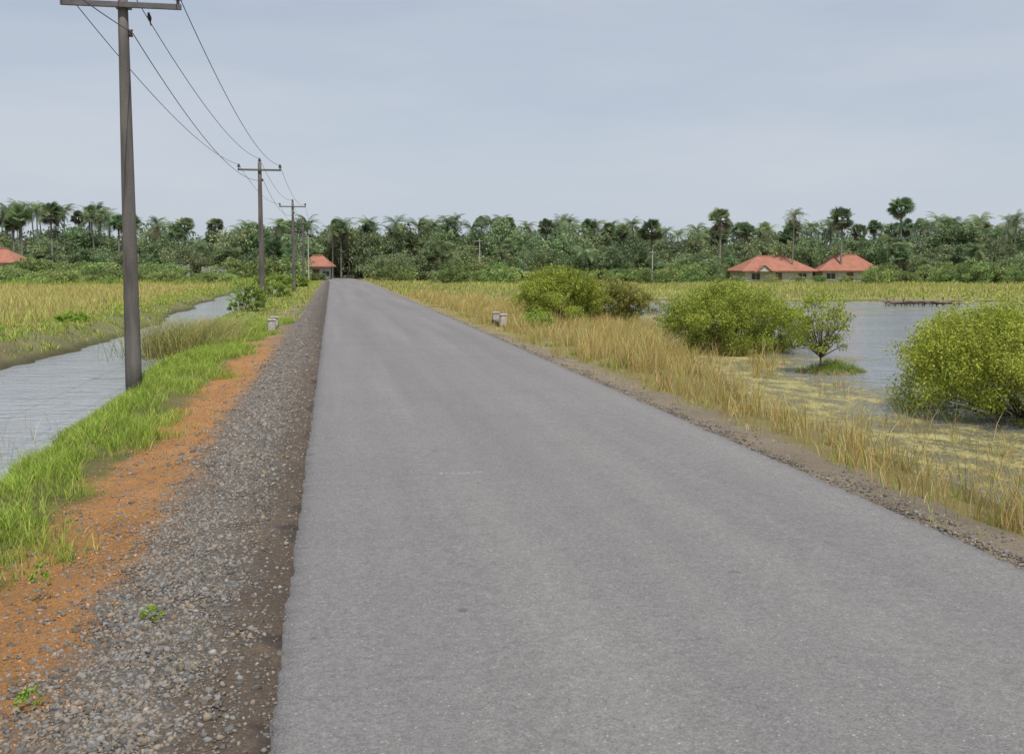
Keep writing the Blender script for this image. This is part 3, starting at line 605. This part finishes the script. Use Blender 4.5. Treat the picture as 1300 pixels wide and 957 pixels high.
def gwall(u0,u1,d,h):
    x0,y0=hx(u0,d);x1,y1=hx(u1,d);L=math.hypot(x1-x0,y1-y0);b=MB();b.box((0,0,h/2-.3),(L,.18,h+.3));b.box((0,0,h-.1),(L+.1,.26,.1))
    for q in np.linspace(-L/2,L/2,6): b.box((q,0,h/2-.2),(.3,.3,h+.5))
    o=obj('boundary_wall',b.mesh('boundary_wall'),M_gwall,loc=((x0+x1)/2,(y0+y1)/2,-.2),label='long pale grey block boundary wall with pillars',cat='wall',group='boundary walls');o.rotation_euler=(0,0,math.atan2(y1-y0,x1-x0))
gwall(195,240,136,2.3);gwall(258,300,136,2.0)
for q in (205,232,262,290):
    x,y=hx(q,127);k=rng.uniform(.45,.7);put('shrub',PS,x,y,-.3,k*1.1,k,None,'green shrub in front of a grey boundary wall','bush','shrubs along the tree belt')
M_white=simple('worn_white_paint',(.40,.36,.33),.9,.35,9)
def culv(x,y,rot,label):
    e=obj('culvert_parapet',None,loc=(x,y,-.14),label=label,cat='culvert parapet',group='culvert parapets');e.rotation_euler=(0,0,rot)
    b=MB();b.box((0,0,.09),(.26,1.7,.2));obj('base',b.mesh('base'),M_conc,parent=e)
    for q in (-.75,.75):
        b=MB();b.box((0,q,.24),(.22,.22,.34));b.box((0,q,.43),(.26,.26,.05));o=obj('end_post',b.mesh('end_post'),M_white,parent=e)
        md=o.modifiers.new('b','BEVEL');md.width=.015
culv(-1.8,31.5,0,'low worn white culvert parapet on gravel verge');culv(5.6,33.4,0,'low worn white culvert parapet on grass verge')
e=obj('stick_platform',None,loc=(36.3,56.6,WL),label='low brown raft of sticks and stakes in the lake',cat='fish trap');e.rotation_euler=(0,0,-.2)
b=MB()
for i in range(26):
    xx=-2.3+i*.18+rng.normal(0,.04);b.tube([(xx,rng.normal(0,.3),-.3),(xx+rng.normal(0,.15),rng.normal(0,.3),rng.uniform(.15,.6))],.03,5)
obj('stake',b.mesh('stake'),M_bark,parent=e)
b=MB()
for i in range(12): b.tube([(-2.4+rng.normal(0,.2),rng.uniform(-.5,.5),.1+i*.02),(2.4+rng.normal(0,.3),rng.uniform(-.5,.5),.1+i*.02)],.04,5)
obj('deck',b.mesh('deck'),simple('driftwood',(.24,.19,.14)),parent=e)
# ------------------------------------------------------------------ world, sun, camera
wd=bpy.data.worlds.new("World");sc.world=wd;wd.use_nodes=True;nt=wd.node_tree;bg=nt.nodes['Background']
sk=nt.nodes.new('ShaderNodeTexSky');sk.sky_type='NISHITA';sk.sun_disc=False;sun_el=math.radians(62);sun_az=math.radians(172)
sk.sun_elevation=sun_el;sk.sun_rotation=sun_az;sk.dust_density=1.5
tc=nt.nodes.new('ShaderNodeTexCoord').outputs['Generated'];sp=nt.nodes.new('ShaderNodeSeparateXYZ');nt.links.new(tc,sp.inputs[0])
hz=ramp(nt,sp.outputs[2],[(0,(.55,.61,.69)),(.06,(.53,.60,.70)),(.25,(.47,.54,.65)),(.6,(.36,.45,.62)),(1,(.30,.40,.6))])
cl=noise(nt,mapping(nt,tc,(1,1,5)),1.8,6,.55);hz=mix(nt,mapr(nt,cl,.38,.68,0,.8),hz,(.62,.66,.725))
nt.links.new(mix(nt,.88,sk.outputs[0],scale(nt,hz,10)),bg.inputs[0]);bg.inputs[1].default_value=.1
L=bpy.data.lights.new("sun",'SUN');L.energy=4.2;L.angle=.0087*1.5;L.color=(1,.955,.88);o=bpy.data.objects.new("sun",L);COL.objects.link(o)
dirv=Vector((math.sin(sun_az)*math.cos(sun_el),math.cos(sun_az)*math.cos(sun_el),math.sin(sun_el)))
o.rotation_euler=dirv.to_track_quat('Z','Y').to_euler()
c=bpy.data.cameras.new("camera");co=bpy.data.objects.new("camera",c);COL.objects.link(co);c.lens=35;c.sensor_width=36;c.shift_y=-44.5/1300;c.clip_end=6000
co.location=(0,0,1.9);co.rotation_euler=(math.pi/2-PITCH,0,-YAW);sc.camera=co
sc.view_settings.view_transform='Standard';sc.view_settings.look='None';sc.view_settings.exposure=0
